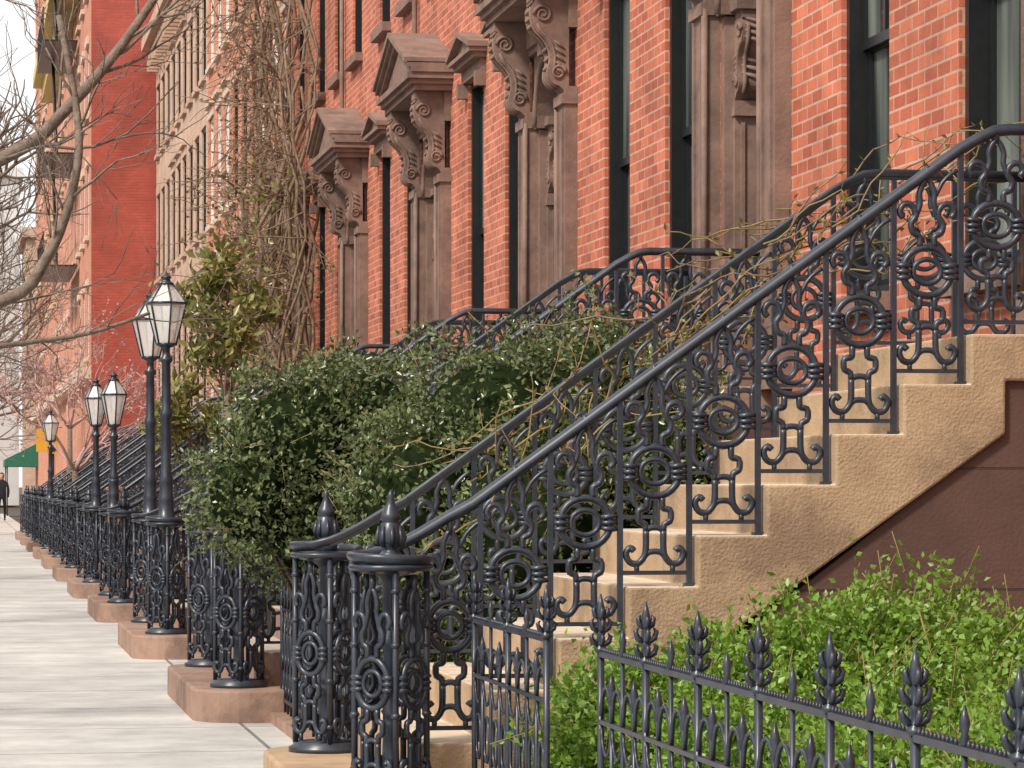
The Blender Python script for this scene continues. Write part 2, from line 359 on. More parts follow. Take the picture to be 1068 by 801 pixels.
def console(b,fn,d,h,w,key='brownstone'):
    prof=[(0,h)]+[(p*d,z*h) for p,z in CP]
    sm=cat([(p,z,0) for p,z in prof[3:]],2); poly=[prof[0],prof[1],prof[2]]+[(q.x,q.y) for q in sm]
    b.prism(poly,fn,-w/2,w/2,key)
    for sg in (-1,1):
        for (cx,cz,R,turn) in ((.70*d,.74*h,.25*d,1),(.28*d,.12*h,.20*d,-1)):
            pts=[]
            for i in range(22):
                a=turn*i*.55+ (0 if turn>0 else math.pi); rr=R*(1-i/25)
                pts.append(Vector(fn(cx+rr*math.cos(a),cz+rr*math.sin(a),sg*(w/2+.004))))
            b.tube(pts,[.018*(1-i/30) for i in range(22)],5,key)
        pts=[Vector(fn((p-.10)*d,z*h,sg*(w/2+.002))) for p,z in CP[5:12]]
        b.tube(pts,.013,5,key)
        for j in range(5):   # acanthus ribs
            zz=.42-j*.07
            b.tube([Vector(fn(.10*d,zz*h-.04,sg*(w/2+.001))),Vector(fn(.26*d,zz*h,sg*(w/2+.008))),Vector(fn(.40*d,zz*h+.03,sg*(w/2+.001)))],[.005,.014,.006],5,key)
    for wo,rr in ((0,.022),(-.35,.016),(.35,.016)):
        pts=[Vector(fn(p*d+.004,z*h,wo*w)) for p,z in CP[3:15]]
        b.tube(cat(pts,2),rr,6,key)
    for zz in (.86,.78,.70,.62,.38,.28,.18):
        pp=np.interp(zz,[z for p,z in CP][::-1],[p for p,z in CP][::-1])
        b.tube([Vector(fn(pp*d,zz*h+.02,-w*.42)),Vector(fn(pp*d+.022,zz*h-.015,0)),Vector(fn(pp*d,zz*h+.02,w*.42))],[.01,.02,.01],5,key)
def door_surround(b,yc):
    K='brownstone'; X=F
    for sg in (-1,1):
        ya,yb=yc+sg*.72,yc+sg*1.05
        b.box(X-.10,X-.001,ya,yb,LZ+.28,4.5,K)
        b.box(X-.14,X-.001,yc+sg*.70,yc+sg*1.08,LZ-.02,LZ+.28,K)
        b.box(X-.118,X-.099,yc+sg*.77,yc+sg*.80,LZ+.4,4.32,K); b.box(X-.118,X-.099,yc+sg*.97,yc+sg*1.0,LZ+.4,4.32,K)
        b.box(X-.13,X-.001,yc+sg*.70,yc+sg*1.07,4.36,4.44,K)
        b.tube([(X-.105,yc+sg*.715,LZ+.3),(X-.105,yc+sg*.715,4.4)],.022,8,K)
        b.box(X+.003,X+.42,yc+sg*.62,yc+sg*.72,LZ,4.34,K)
        b.box(X+.06,X+.36,yc+sg*.575,yc+sg*.62,LZ,3.80,K)
        b.box(X+.04,X+.38,yc+sg*.555,yc+sg*.621,LZ,LZ+.2,K)
        b.box(X+.10,X+.125,yc+sg*.560,yc+sg*.576,LZ+.3,3.66,K); b.box(X+.295,X+.32,yc+sg*.560,yc+sg*.576,LZ+.3,3.66,K)
        b.box(X+.16,X+.26,yc+sg*.568,yc+sg*.576,LZ+.38,3.58,K)
        b.box(X+.05,X+.37,yc+sg*.54,yc+sg*.621,3.70,3.76,K)
        console(b,lambda p,z,w,sg=sg:(X+.21+w,yc+sg*(.62-p),3.86+z),.20,.50,.28)
        b.box(X+.03,X+.40,yc+sg*.40,yc+sg*.621,4.362,4.43,K)
        console(b,lambda p,z,w,sg=sg:(X-.06-p,yc+sg*.885+w,4.52+z),.30,.74,.25)
    sp,R,top=4.35,.58,4.965; pts=[(-.72,sp),(-.72,top),(.72,top),(.72,sp)]
    arc=[(R*math.cos(a),sp+R*math.sin(a)*.92) for a in [i*math.pi/16 for i in range(17)]]
    b.prism(pts+arc,lambda p,q,w:(w,yc+p,q),X-.03,X+.42,K)
    b.tube([(X-.04,yc+p*1.05,sp+(q-sp)*1.05) for p,q in arc],.028,8,K)
    b.box(X-.07,X-.001,yc-1.05,yc+1.05,4.967,5.26,K)
    b.box(X-.12,X-.069,yc-.08,yc+.08,4.88,5.18,K)
    b.box(X-.10,X-.069,yc-.70,yc-.12,5.02,5.2,K); b.box(X-.10,X-.069,yc+.12,yc+.70,5.02,5.2,K)
    b.box(X-.38,X-.001,yc-1.12,yc+1.12,5.262,5.32,K); b.box(X-.42,X-.001,yc-1.16,yc+1.16,5.32,5.37,K)
    b.box(X-.46,X-.001,yc-1.20,yc+1.20,5.37,5.43,K)
    b.prism([(-1.15,5.43),(1.15,5.43),(0,5.80)],lambda p,q,w:(w,yc+p,q),X-.38,X-.001,K)
    for t,dx in ((0,.43),(.05,.47),(.09,.50)):
        for sg in (-1,1):
            b.prism([(sg*1.22,5.43+t),(sg*1.22,5.43+t+.05),(0,5.84+t+.05),(0,5.84+t)],lambda p,q,w:(w,yc+p,q),X-dx,X-.001,K)
    b.box(X+.42,X+.5,yc-.62,yc+.62,LZ,4.92,'black_paint')
    for sg in (-1,1):
        b.box(X+.385,X+.42,yc+sg*.02,yc+sg*.56,LZ+.02,3.95,'door_wood')
        for za,zb in ((LZ+.2,LZ+.85),(LZ+1.0,3.8)):
            b.box(X+.365,X+.386,yc+sg*.10,yc+sg*.48,za,zb,'door_wood')
    b.box(X+.37,X+.42,yc-.57,yc+.57,3.95,4.05,'door_wood')
def win_cap(b,y0,y1,z):
    K='brownstone'; yc=(y0+y1)/2; X=F
    b.box(X-.05,X-.001,y0-.12,y1+.12,z,z+.12,K); b.box(X-.12,X-.001,y0-.16,y1+.16,z+.12,z+.17,K); b.box(X-.17,X-.001,y0-.20,y1+.20,z+.17,z+.21,K)
    hw=(y1-y0)/2+.18
    b.prism([(-hw,z+.21),(hw,z+.21),(0,z+.36)],lambda p,q,w:(w,yc+p,q),X-.12,X-.001,K)
    for sg in (-1,1):
        b.prism([(sg*(hw+.04),z+.21),(sg*(hw+.04),z+.26),(0,z+.43),(0,z+.38)],lambda p,q,w:(w,yc+p,q),X-.19,X-.001,K)
        b.box(X-.10,X-.001,yc+sg*(hw-.16),yc+sg*(hw-.06),z-.14,z-.001,K)
def sill(b,y0,y1,z,K='brownstone'):
    b.box(F-.10,F-.001,y0-.08,y1+.08,z-.10,z,K)
def house_A():
    w=MB(); t=MB(); g=MB()
    y0,y1=PER*-1+1.95,1.95; yc=.72
    wins=[(-4.45,-3.5),(-2.32,-1.4)]
    ops=[]
    for a,c in wins:
        ops.append((a,c,2.36,5.2)); ops.append((a,c,6.6,8.7)); ops.append((a,c,9.7,11.5)); ops.append((a,c,.35,1.35))
    ops+= [(yc-.72,yc+.72,LZ,4.96)]
    ops+=[(yc-.46,yc+.46,6.6,8.7),(yc-.46,yc+.46,9.7,11.5)]
    facade(w,F,y0,y1,0,12.4,ops,.22,'brick','brick'); shell(w,F,y0,y1,12.4,'brick')
    for o in ops:
        if o[2]==LZ: continue
        window(g,F,*o)
        if o[2]==2.36: sill(t,o[0],o[1],2.36); win_cap(t,o[0],o[1],5.2)
        elif o[2]>6:
            sill(t,o[0],o[1],o[2]); t.box(F-.05,F-.001,o[0]-.1,o[1]+.1,o[3],o[3]+.16,'brownstone'); t.box(F-.13,F-.001,o[0]-.14,o[1]+.14,o[3]+.16,o[3]+.22,'brownstone')
        else: sill(t,o[0],o[1],o[2])
    door_surround(t,yc)
    t.box(F-.35,F-.001,y0,y1,12.1,12.25,'brownstone'); t.box(F-.6,F+.4,y0,y1,12.252,12.6,'brownstone')
    n=int((y1-y0)/.5)
    for i in range(n): t.box(F-.33,F-.001,y0+.2+i*.5,y0+.32+i*.5,11.8,12.1,'brownstone')
    t.tube([(F-.05,y1-.05,0),(F-.05,y1-.05,12)],.03,8,'brownstone')
    return w.mesh('wall'),t.mesh('trim'),g.mesh('windows')
hA=house_A()
def put_house(hm,loc,rot=None,name='brick_house'):
    e=empty(name,loc,rot)
    for n,me in zip(('wall','stone_trim','windows'),hm): mkobj(n,me,e)
for i in range(-1,6): put_house(hA,(0,Y0+PER*i,0))
def house_B(y0,y1,z1,mw,fr,trimm,storeys,ncol,capw):
    w=MB(); t=MB(); g=MB(); ops=[]
    step=(y1-y0)/ncol
    for (a,c) in storeys:
        for j in range(ncol):
            m=y0+step*(j+.5); ops.append((m-.5,m+.5,a,c))
    facade(w,F,y0,y1,0,z1,ops,.2,mw,mw); shell(w,F,y0,y1,z1,mw)
    for o in ops:
        window(g,F,*o,fr=fr); t.box(F-.08,F-.001,o[0]-.08,o[1]+.08,o[2]-.10,o[2],trimm)
        t.box(F-.03,F-.001,o[0]-.1,o[1]+.1,o[3],o[3]+.2,trimm)
        if capw: t.box(F-.10,F-.001,o[0]-.14,o[1]+.14,o[3]+.2,o[3]+.26,trimm)
    t.box(F-.2,F-.001,y0,y1,z1-.35,z1-.15,trimm); t.box(F-.38,F+.3,y0,y1,z1-.148,z1+.12,trimm)
    n=int((y1-y0)/.6)
    for i in range(n): t.box(F-.26,F-.001,y0+.2+i*.6,y0+.36+i*.6,z1-.7,z1-.36,trimm)
    t.box(F-.04,F-.001,y0,y1,5.7,5.82,trimm)
    return w.mesh('wall'),t.mesh('trim'),g.mesh('windows')
st=[(2.4,4.9),(6.4,8.5),(9.5,11.2)]
for a,wm,tm,fr in ((46.5,'brick_far','cream_trim','white_paint'),(51.8,'brick_far','beige_stone','black_paint'),(57.3,'brick_far','cream_trim','white_paint')):
    put_house(house_B(a,a+5.4,12.7 if a!=51.8 else 13.2,wm,fr,tm,st,3,a!=51.8),(0,0,0))
for a in (62.8,68.4,74.0):
    put_house(house_B(a,a+5.55,12.3,'beige_stone','black_paint','beige_stone',st,3,a==68.4),(0,0,0),name='stone_house')
# opposite side of the street
for i in range(2,12): put_house(hA,(-14.4,Y0+PER*i,0),(0,0,math.pi))

# red apartment building
e=empty('apartment_building')
w=MB(); g=MB(); t=MB(); ops=[]; yy=81.5
while yy<139:
    for k in range(7):
        z=4.6+3.1*k
        ops.append((yy,yy+1.1,z,z+1.8))
    yy+=2.9
RX=3.2
facade(w,RX,80,141,0,26.5,ops,.25,'brick_far','brick_far'); shell(w,RX,80,141,26.5,'red_wall',12)
for o in ops:
    window(g,RX,*o,fr='white_paint'); t.box(RX-.1,RX-.001,o[0]-.1,o[1]+.1,o[2]-.12,o[2],'cream_trim'); t.box(RX-.06,RX-.001,o[0]-.1,o[1]+.1,o[3],o[3]+.2,'cream_trim')
t.box(RX-.75,RX-.001,84,112,15.2,15.6,'yellow_cornice'); t.box(RX-.45,RX-.001,84,112,14.7,15.198,'yellow_cornice')
t.box(RX-.3,RX-.001,80,141,4.0,4.3,'cream_trim'); t.box(RX-.6,RX+.2,79.8,141,26.3,26.9,'yellow_cornice')
for z in (7.4,10.5,13.6): # fire escape
    t.box(RX-1.0,RX-.05,88,95,z-.05,z,'black_paint'); t.box(RX-1.0,RX-.97,88,95,z+.85,z+.9,'black_paint')
    for j in range(24): t.box(RX-.99,RX-.97,88+j*.3,88.03+j*.3,z,z+.85,'black_paint')
    t.tube([(RX-.6,89,z),(RX-.6,92.5,z+3.05)],.05,5,'black_paint')
for n,m_ in zip(('wall','trim','windows'),(w,t,g)): mkobj(n,m_,e)
def block(x0,x1,y0,y1,h,key):
    e=empty('apartment_building'); w=MB(); w.box(x0,x1,y0,y1,0,h,key); w.box(x0-.3,x1+.3,y0-.3,y1+.3,h,h+.6,key); mkobj('walls',w,e)
    g=MB(); z=3.5
    while z<h-2:
        x=x0+1
        while x<x1-1.5:
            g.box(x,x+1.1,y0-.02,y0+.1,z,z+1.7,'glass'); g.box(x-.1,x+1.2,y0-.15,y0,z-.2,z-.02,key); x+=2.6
        z+=3.2
    mkobj('windows',g,e)
block(-40,3.6,205,220,21,'hazy_far'); block(3.8,22,190,204,16,'beige_stone')
block(-26,-13.5,175,190,17,'brick_far')
e=empty('shop_awning'); a=MB()
a.prism([(RX-.01,3.1),(1.8,2.4),(1.8,2.1),(RX-.01,2.1)],lambda p,q,w:(p,w,q),136,141.5,'awning_green')
a.tube([(1.9,136.2,0),(1.9,136.2,2.15)],.03,6,'iron'); a.tube([(1.9,141.3,0),(1.9,141.3,2.15)],.03,6,'iron'); mkobj('canopy',a,e)
# traffic signal on its post
e=empty('traffic_signal',(2.35,84,0)); a=MB()
a.tube([(0,0,0),(0,0,3.05)],.05,8,'signal_dark'); a.lathe([(.13,0),(.13,.2),(.07,.3)],(0,0,0),10,'signal_dark')
a.box(-.14,.14,-.16,.08,2.15,2.95,'signal_yellow'); a.box(-.42,-.16,-.10,.12,2.2,2.8,'signal_yellow')
for z,k_ in ((2.81,'signal_red'),(2.55,'signal_dark'),(2.29,'signal_dark')):
    a.tube([(0,-.155,z),(0,-.175,z)],.095,12,k_)
    a.tube([(-.10,-.17,z+.02),(-.07,-.24,z+.085),(0,-.26,z+.11),(.07,-.24,z+.085),(.10,-.17,z+.02)],.012,4,'signal_yellow')
mkobj('signal_head',a,e)

# ------------------------------------------------------------------ ground
b=MB(); b.quad((-600,-600,-.15),(900,-600,-.15),(900,1500,-.15),(-600,1500,-.15),'soil'); mkobj('ground',b)
b=MB(); b.box(-2.55,1.95,-20,146,-.14,0,'sidewalk'); mkobj('sidewalk',b)
b=MB(); b.box(-2.75,-2.552,-20,146,-.14,.004,'kerb'); mkobj('kerb',b)
b=MB(); b.quad((-11.6,-30,-.135),(-2.7,-30,-.135),(-2.7,400,-.135),(-11.6,400,-.135),'asphalt')
b.quad((-200,148,-.131),(200,148,-.131),(200,162,-.131),(-200,162,-.131),'asphalt'); mkobj('road',b)
b=MB(); b.box(-19.2,-11.6,-20,146,-.14,0,'sidewalk'); mkobj('sidewalk',b)
b=MB(); b.box(1.952,F+.01,-20,80,-.14,-.004,'soil'); mkobj('front_yard',b)

# ------------------------------------------------------------------ low fence
def fence(y0,y1,x=1.88,step=.61,detailed=True):
    b=MB(); zt=.845
    b.box(x-.009,x+.009,y0,y1,zt-.010,zt+.006,'iron'); b.box(x-.010,x+.010,y0,y1,.12,.140,'iron'); b.box(x-.008,x+.008,y0,y1,.635,.648,'iron')
    b.box(x-.08,x+.08,y0,y1,-.01,.06,'brownstone_step')
    n=max(1,round((y1-y0)/step)); st=(y1-y0)/n
    for i in range(n+1):
        y=y0+i*st
        b.tube([(x,y,.05),(x,y,zt)],.012,6)
        b.lathe([(.010,0),(.020,.006),(.020,.014),(.010,.024),(.009,.05),(.015,.058),(.009,.066),(.010,.10),(.015,.125),(.009,.15),(.002,.178)],(x,y,zt),8)
        if detailed:
            for dx,dy in ((1,0),(-1,0),(0,1),(0,-1)):
                for z_,o_,h_ in ((.020,.030,.040),(.060,.030,.045),(.10,.022,.04)):
                    b.tube([(x+dx*.004,y+dy*.004,zt+z_),(x+dx*o_*.8,y+dy*o_*.8,zt+z_+h_*.35),(x+dx*o_,y+dy*o_,zt+z_+h_*.75),(x+dx*o_*.7,y+dy*o_*.7,zt+z_+h_)],[.006,.009,.007,.002],4)
        if i<n:
            m=4
            for j in range(1,m):
                yy=y+st*j/m; b.tube([(x,yy,.05),(x,yy,zt-.01 if j==2 else .70)],.007,5)
                if j!=2: b.lathe([(.007,0),(.016,.01),(.008,.03),(.013,.05),(.003,.09)],(x,yy,.70),6)
                if j==2: b.lathe([(.007,0),(.013,.012),(.007,.03),(.012,.05),(.002,.085)],(x,yy,zt),6)
            for j in range(m):
                yy=y+st*(j+.5)/m; q=[]
                for k in range(9):
                    a_=math.pi*k/8; q.append((x,yy+st/m*.46*math.cos(a_),.648+.10*math.sin(a_)))
                b.tube(q,.007,4)
                q=[(x,yy+.048*math.cos(2*math.pi*k/10),.42+.085*math.sin(2*math.pi*k/10)) for k in range(10)]
                b.tube(q,.0065,4,closed=True)
                q=[(x,yy+.040*math.cos(2*math.pi*k/8),.23+.06*math.sin(2*math.pi*k/8)) for k in range(8)]
                b.tube(q,.006,4,closed=True)
                q=[(x,yy+st/m*.46*math.cos(math.pi*k/8),.635-.09*math.sin(math.pi*k/8)) for k in range(9)]
                b.tube(q,.006,4)
            if detailed:
                k=int(st/.026)
                for j in range(1,k):
                    yy=y+j*st/k; b.tube([(x,yy,zt+.003),(x,yy,zt+.020)],[.007,.002],4)
    mkobj('iron_fence',b)
fence(4.2,9.26); fence(10.15,11.62)
for i in range(1,9): fence(Y0+PER*(i-1)+W+.45,Y0+PER*i-.35,1.8,.61,False)
# ------------------------------------------------------------------ lamps
def lamp(x,y,h,s=1.0):      # lamp posts rise from the newel caps
    e=empty('street_lamp',(x,y,0)); b=MB()
    b.lathe([(.09,1.05),(.09,1.075),(.062,1.09),(.058,1.22),(.062,1.24),(.054,1.26),(.052,1.36),(.060,1.38),(.042,1.42),(.040,h-1.15),(.050,h-1.13),(.050,h-1.10),(.036,h-1.07),(.034,h-.72),(.05,h-.70),(.05,h-.68),(.03,h-.66),(.03,h-.60),(.075*s,h-.575)],(0,0,0),12)
    z0,z1,zr=h-.57,h-.25,h-.10; r0,r1=.075*s,.155*s
    c=[(math.cos(math.radians(40+60*i)),math.sin(math.radians(40+60*i))) for i in range(6)]
    for i in range(6):
        a=c[i]; d=c[(i+1)%6]
        b.tube([(a[0]*r0,a[1]*r0,z0),(a[0]*r1,a[1]*r1,z1),(a[0]*.05,a[1]*.05,zr)],.008,5)
        b.tube([(a[0]*r1,a[1]*r1,z1),(d[0]*r1,d[1]*r1,z1)],.010,5); b.tube([(a[0]*r0,a[1]*r0,z0),(d[0]*r0,d[1]*r0,z0)],.012,5)
    b.lathe([(.055,0),(.06,.012),(.035,.025),(.03,.045),(.045,.055),(.03,.07),(.012,.085),(.004,.105)],(0,0,zr-.005),10)
    b.lathe([(.02,0),(.03,.04),(.025,.10),(.012,.14)],(0,0,z0),8,'cream_trim')
    mkobj('post_and_frame',b,e)
    g=MB()
    for i in range(6):
        a=c[i]; d=c[(i+1)%6]; q=.98
        g.quad((a[0]*r0*q,a[1]*r0*q,z0),(d[0]*r0*q,d[1]*r0*q,z0),(d[0]*r1*q,d[1]*r1*q,z1),(a[0]*r1*q,a[1]*r1*q,z1),'lamp_glass')
        g.quad((a[0]*r1*q,a[1]*r1*q,z1),(d[0]*r1*q,d[1]*r1*q,z1),(d[0]*.05,d[1]*.05,zr-.004),(a[0]*.05,a[1]*.05,zr-.004),'lamp_glass')
    mkobj('lantern_glass',g,e)
NX=1.57
lamp(NX,Y0+2*PER-.145,3.01,1.05); lamp(NX,Y0+2*PER+W+.145,2.99,1.05)
lamp(NX,Y0+3*PER+W+.145,2.54,.9); lamp(NX,Y0+4*PER-.145,2.62,.9); lamp(NX,Y0+7*PER-.145,2.7,1)
b=MB(); b.box(1.58,1.72,34.9,35.04,0,1.28,'wood_post'); b.box(1.56,1.74,34.88,35.06,1.28,1.32,'wood_post'); b.box(1.55,1.75,34.87,35.07,0,.14,'wood_post'); mkobj('wooden_post',b,bevel=.01)

# ------------------------------------------------------------------ foliage
def leafmesh(name,pos,ax,L,Wd,key,rs,obj=None):
    N=len(pos); ax=ax/np.linalg.norm(ax,axis=1,keepdims=True)
    rnd=rs.normal(size=(N,3)); s=np.cross(ax,rnd); s/=np.linalg.norm(s,axis=1,keepdims=True)+1e-9; n=np.cross(ax,s)
    sz=(rs.uniform(.65,1.25,(N,1)))*L
    base=pos; tip=pos+ax*sz; l=pos+ax*sz*.45+s*sz*Wd*.5+n*sz*.12; r=pos+ax*sz*.45-s*sz*Wd*.5+n*sz*.12
    v=np.stack([base,l,tip,r],1).reshape(-1,3)
    i=np.arange(N)*4; f=np.concatenate([np.stack([i,i+2,i+1],1),np.stack([i,i+3,i+2],1)])
    me=bpy.data.meshes.new(name); me.vertices.add(len(v)); me.vertices.foreach_set('co',v.astype(np.float32).ravel())
    me.loops.add(len(f)*3); me.loops.foreach_set('vertex_index',f.astype(np.int32).ravel())
    me.polygons.add(len(f)); me.polygons.foreach_set('loop_start',(np.arange(len(f))*3).astype(np.int32))
    me.update(calc_edges=True); me.validate(); me.materials.append(M[key]); return me
def bush(name,ells,nspr,per,L,Wd,key,seed,up=.4,spread=.012,stems=True,core='core',out=.55,stem_at=None,loose=0):
    rs=np.random.RandomState(seed); P=[];A=[]
    c=np.array([e[0] for e in ells],float); R=np.array([e[1] for e in ells],float)
    wt=(R[:,0]*R[:,2]+R[:,1]*R[:,2]); wt/=wt.sum()
    k=rs.choice(len(ells),nspr,p=wt)
    d=rs.normal(size=(nspr,3)); d/=np.linalg.norm(d,axis=1,keepdims=True)
    lump=1+.10*np.sin(d[:,0]*7+k*2)+.09*np.sin(d[:,1]*9+k)+.08*np.sin(d[:,2]*11+k*3)+rs.normal(size=nspr)*.05
    dep=np.minimum(1,rs.uniform(.74,1.05,nspr))
    p=c[k]+d*R[k]*(lump*dep)[:,None]
    keep=np.ones(nspr,bool)
    for j in range(len(ells)):
        q=np.linalg.norm((p-c[j])/R[j],axis=1); keep&=~((q<.72)&(k!=j))
    keep&=p[:,2]>.05
    p=p[keep]; d=d[keep]; n=len(p)
    dr=d*out+rs.normal(size=(n,3))*.45+np.array([0,0,up]); dr/=np.linalg.norm(dr,axis=1,keepdims=True)
    ln=np.ones(n)
    if loose>0: ln=np.where(rs.uniform(size=n)<loose,rs.uniform(1.5,2.6,n),1.0)
    for j in range(per):
        pos=p+dr*(j*spread)*ln[:,None]+rs.normal(size=(n,3))*.006
        a=dr*.5+rs.normal(size=(n,3))*.75
        P.append(pos);A.append(a)
    P=np.concatenate(P);A=np.concatenate(A)
    e=empty(name); mkobj('leaves',leafmesh('leaves',P,A,L,Wd,key,rs),e)
    b=MB()
    if loose>0:
        for i_ in np.nonzero(ln>1)[0]:
            if (i_%2)==0: b.tube([tuple(p[i_]-dr[i_]*.05),tuple(p[i_]+dr[i_]*spread*per*ln[i_])],.0022,3,'green_twig')
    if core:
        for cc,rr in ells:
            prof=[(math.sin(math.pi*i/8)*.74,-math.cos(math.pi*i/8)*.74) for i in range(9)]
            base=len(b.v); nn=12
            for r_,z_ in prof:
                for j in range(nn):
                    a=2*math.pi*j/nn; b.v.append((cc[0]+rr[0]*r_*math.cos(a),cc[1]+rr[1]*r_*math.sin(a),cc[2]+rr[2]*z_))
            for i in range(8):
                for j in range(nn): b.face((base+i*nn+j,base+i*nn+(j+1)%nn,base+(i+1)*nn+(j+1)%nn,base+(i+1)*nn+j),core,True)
    if stems:
        rr=random.Random(seed)
        for cc,R_ in ells:
            for _ in range(4):
                sx,sy=(stem_at if stem_at else (cc[0],cc[1]))
                b.tube([(sx+rr.uniform(-.12,.12),sy+rr.uniform(-.12,.12),-.01),((sx+cc[0])/2+rr.uniform(-.1,.1),(sy+cc[1])/2+rr.uniform(-.1,.1),cc[2]*.5),(cc[0]+rr.uniform(-.3,.3)*R_[0],cc[1]+rr.uniform(-.3,.3)*R_[1],cc[2])],[.022,.016,.008],5,'bark')
    if b.v: mkobj('stems',b,e)
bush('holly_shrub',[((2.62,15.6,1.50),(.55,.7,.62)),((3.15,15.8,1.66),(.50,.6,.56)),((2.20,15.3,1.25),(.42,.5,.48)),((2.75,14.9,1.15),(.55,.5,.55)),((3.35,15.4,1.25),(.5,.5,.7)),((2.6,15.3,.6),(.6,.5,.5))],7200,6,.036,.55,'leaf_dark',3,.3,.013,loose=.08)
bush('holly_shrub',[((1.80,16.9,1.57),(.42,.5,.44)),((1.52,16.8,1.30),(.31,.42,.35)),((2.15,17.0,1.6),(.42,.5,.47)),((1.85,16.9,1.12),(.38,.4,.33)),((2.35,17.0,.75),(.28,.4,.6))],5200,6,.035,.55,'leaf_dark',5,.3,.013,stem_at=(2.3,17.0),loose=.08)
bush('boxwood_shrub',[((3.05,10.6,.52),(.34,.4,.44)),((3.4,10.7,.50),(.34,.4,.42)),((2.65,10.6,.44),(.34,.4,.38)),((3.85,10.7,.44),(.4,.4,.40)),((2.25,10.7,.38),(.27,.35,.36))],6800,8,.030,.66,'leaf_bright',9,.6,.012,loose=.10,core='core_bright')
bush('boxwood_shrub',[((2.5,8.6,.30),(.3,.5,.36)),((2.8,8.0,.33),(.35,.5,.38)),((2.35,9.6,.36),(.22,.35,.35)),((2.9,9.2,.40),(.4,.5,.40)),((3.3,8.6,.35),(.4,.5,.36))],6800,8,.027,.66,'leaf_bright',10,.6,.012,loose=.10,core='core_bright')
for i,(x,y,s) in enumerate(((2.4,22.6,.45),(2.6,29.3,.4),(2.5,42.5,.5),(2.6,49,.45),(2.2,55,.4))):
    bush('hedge_shrub',[((x,y,.6),(s,s*1.3,s*1.1))],900,5,.05,.55,'leaf_dark',20+i)

# ------------------------------------------------------------------ bare trees
def rv(r): return Vector((r.gauss(0,1),r.gauss(0,1),r.gauss(0,1)))
def grow(b,p,d,r,L,lev,rg,key='bark',up=.12,ends=None):
    pts=[Vector(p)]; d=Vector(d).normalized(); ds=[d]
    for i in range(4):
        d=(d+rv(rg)*.13+Vector((0,0,up*.5))).normalized(); pts.append(pts[-1]+d*L/4); ds.append(d)
    b.tube(pts,[r*(1-.1*i) for i in range(5)],6 if r>.02 else 4 if r>.006 else 3,key)
    if lev<=0:
        if ends is not None: ends+=pts[1:]
        return
    for i in ([4,4,2,3] if rg.random()<.7 else [4,4,3]):
        q=rv(rg); q=(q-ds[i]*q.dot(ds[i])).normalized()
        nd=(ds[i]+q*rg.uniform(.35,.95)).normalized()
        grow(b,pts[i],nd,r*(.60 if i==4 else .45),L*rg.uniform(.6,.82),lev-1,rg,key,up,ends)
def tree(x,y,h,r,seed,lev=5,name='bare_tree',key='bark',lean=(0,0),L=1.6):
    b=MB(); rg=random.Random(seed)
    top=Vector((x+lean[0]*.4,y+lean[1]*.4,h))
    b.tube([(x,y,-.05),(x,y,.3),(x+.03,y,h*.5),top],[r*1.35,r*1.05,r*.9,r*.8],10,key)
    for k in range(4):
        a=k*math.pi/2+rg.uniform(-.3,.3)
        grow(b,top,(math.cos(a)*.9+lean[0],math.sin(a)*.9+lean[1],.8),r*.6,L,lev,rg,key)
    mkobj(name,b)
b=MB(); rg=random.Random(4)
b.tube([(-1.9,17.4,-.05),(-1.9,17.4,.5),(-1.88,17.4,1.6),(-1.9,17.4,2.2)],[.24,.19,.16,.15],12,'bark')
limbs=[([(-1.9,17.4,2.1),(-1.0,17.2,2.6),(.2,17,3.07),(.56,17,3.36),(.86,17,3.72),(1.1,17.2,4.1)],.040),
       ([(-1.9,17.4,1.9),(-.9,16.8,2.0),(.18,16.5,2.28),(.42,16.5,2.50),(.55,16.5,2.82),(.60,16.6,3.2),(.5,16.7,3.8)],.032),
       ([(-1.9,17.4,1.7),(-.8,17.8,1.95),(.25,18,2.13),(.7,18,2.2),(1.05,18,2.32)],.018),
       ([(-1.9,17.4,2.2),(-1.2,17.6,3.2),(-.2,17.5,4.0),(.5,17.6,4.7),(1.2,18,5.2)],.06),
       ([(-1.9,17.4,2.2),(-2.3,17,3.3),(-2.6,16.5,4.6),(-2.8,16,6)],.08),([(-1.9,17.4,2.2),(-1.8,18.2,3.6),(-1.6,19,5.2)],.07)]
for pts,r in limbs:
    q=cat(pts,4); n=len(q)
    b.tube(q,[r*(1.25-.75*i/n) for i in range(n)],8,'bark')
    for i in range(5,n,1):
        if rg.random()<.66:
            t=(q[i]-q[i-1]).normalized(); o=rv(rg); o=(o-t*o.dot(t)).normalized()
            grow(b,q[i],t+o*.8+Vector((0,0,.15)),r*.26,rg.uniform(.25,.5),2,rg,'bark',.15)
mkobj('bare_tree',b)
tree(-1.7,30,2.6,.12,11,4,lean=(.35,0),L=1.25)
tree(-1.7,44,2.8,.13,12,4,lean=(.4,0),L=1.6)
tree(-1.6,62,2.8,.15,13,5,lean=(.4,0),L=1.7)
tree(-1.6,84,2.8,.16,15,4,lean=(.4,0),L=2.0)
tree(-1.2,112,2.6,.16,16,4,lean=(.5,0),L=2.0)
def ftree(x,y,seed,h,L):
    b=MB(); rg=random.Random(seed); ends=[]
    b.tube([(x,y,0),(x,y,h)],[.08,.06],8,'bark')
    for k in range(5): grow(b,(x,y,h),(math.cos(k*1.26),math.sin(k*1.26),1.0),.035,L,3,rg,'pink_twig',.1,ends)
    e=empty('flowering_tree'); mkobj('branches',b,e)
    rs=np.random.RandomState(2); E=np.array([tuple(v) for v in ends]); n=min(len(E),1800); E=E[rs.choice(len(E),n)]+rs.normal(size=(n,3))*.03
    mkobj('blossom',leafmesh('blossom',E,rs.normal(size=E.shape),.06,.7,'leaf_pink',rs),e)
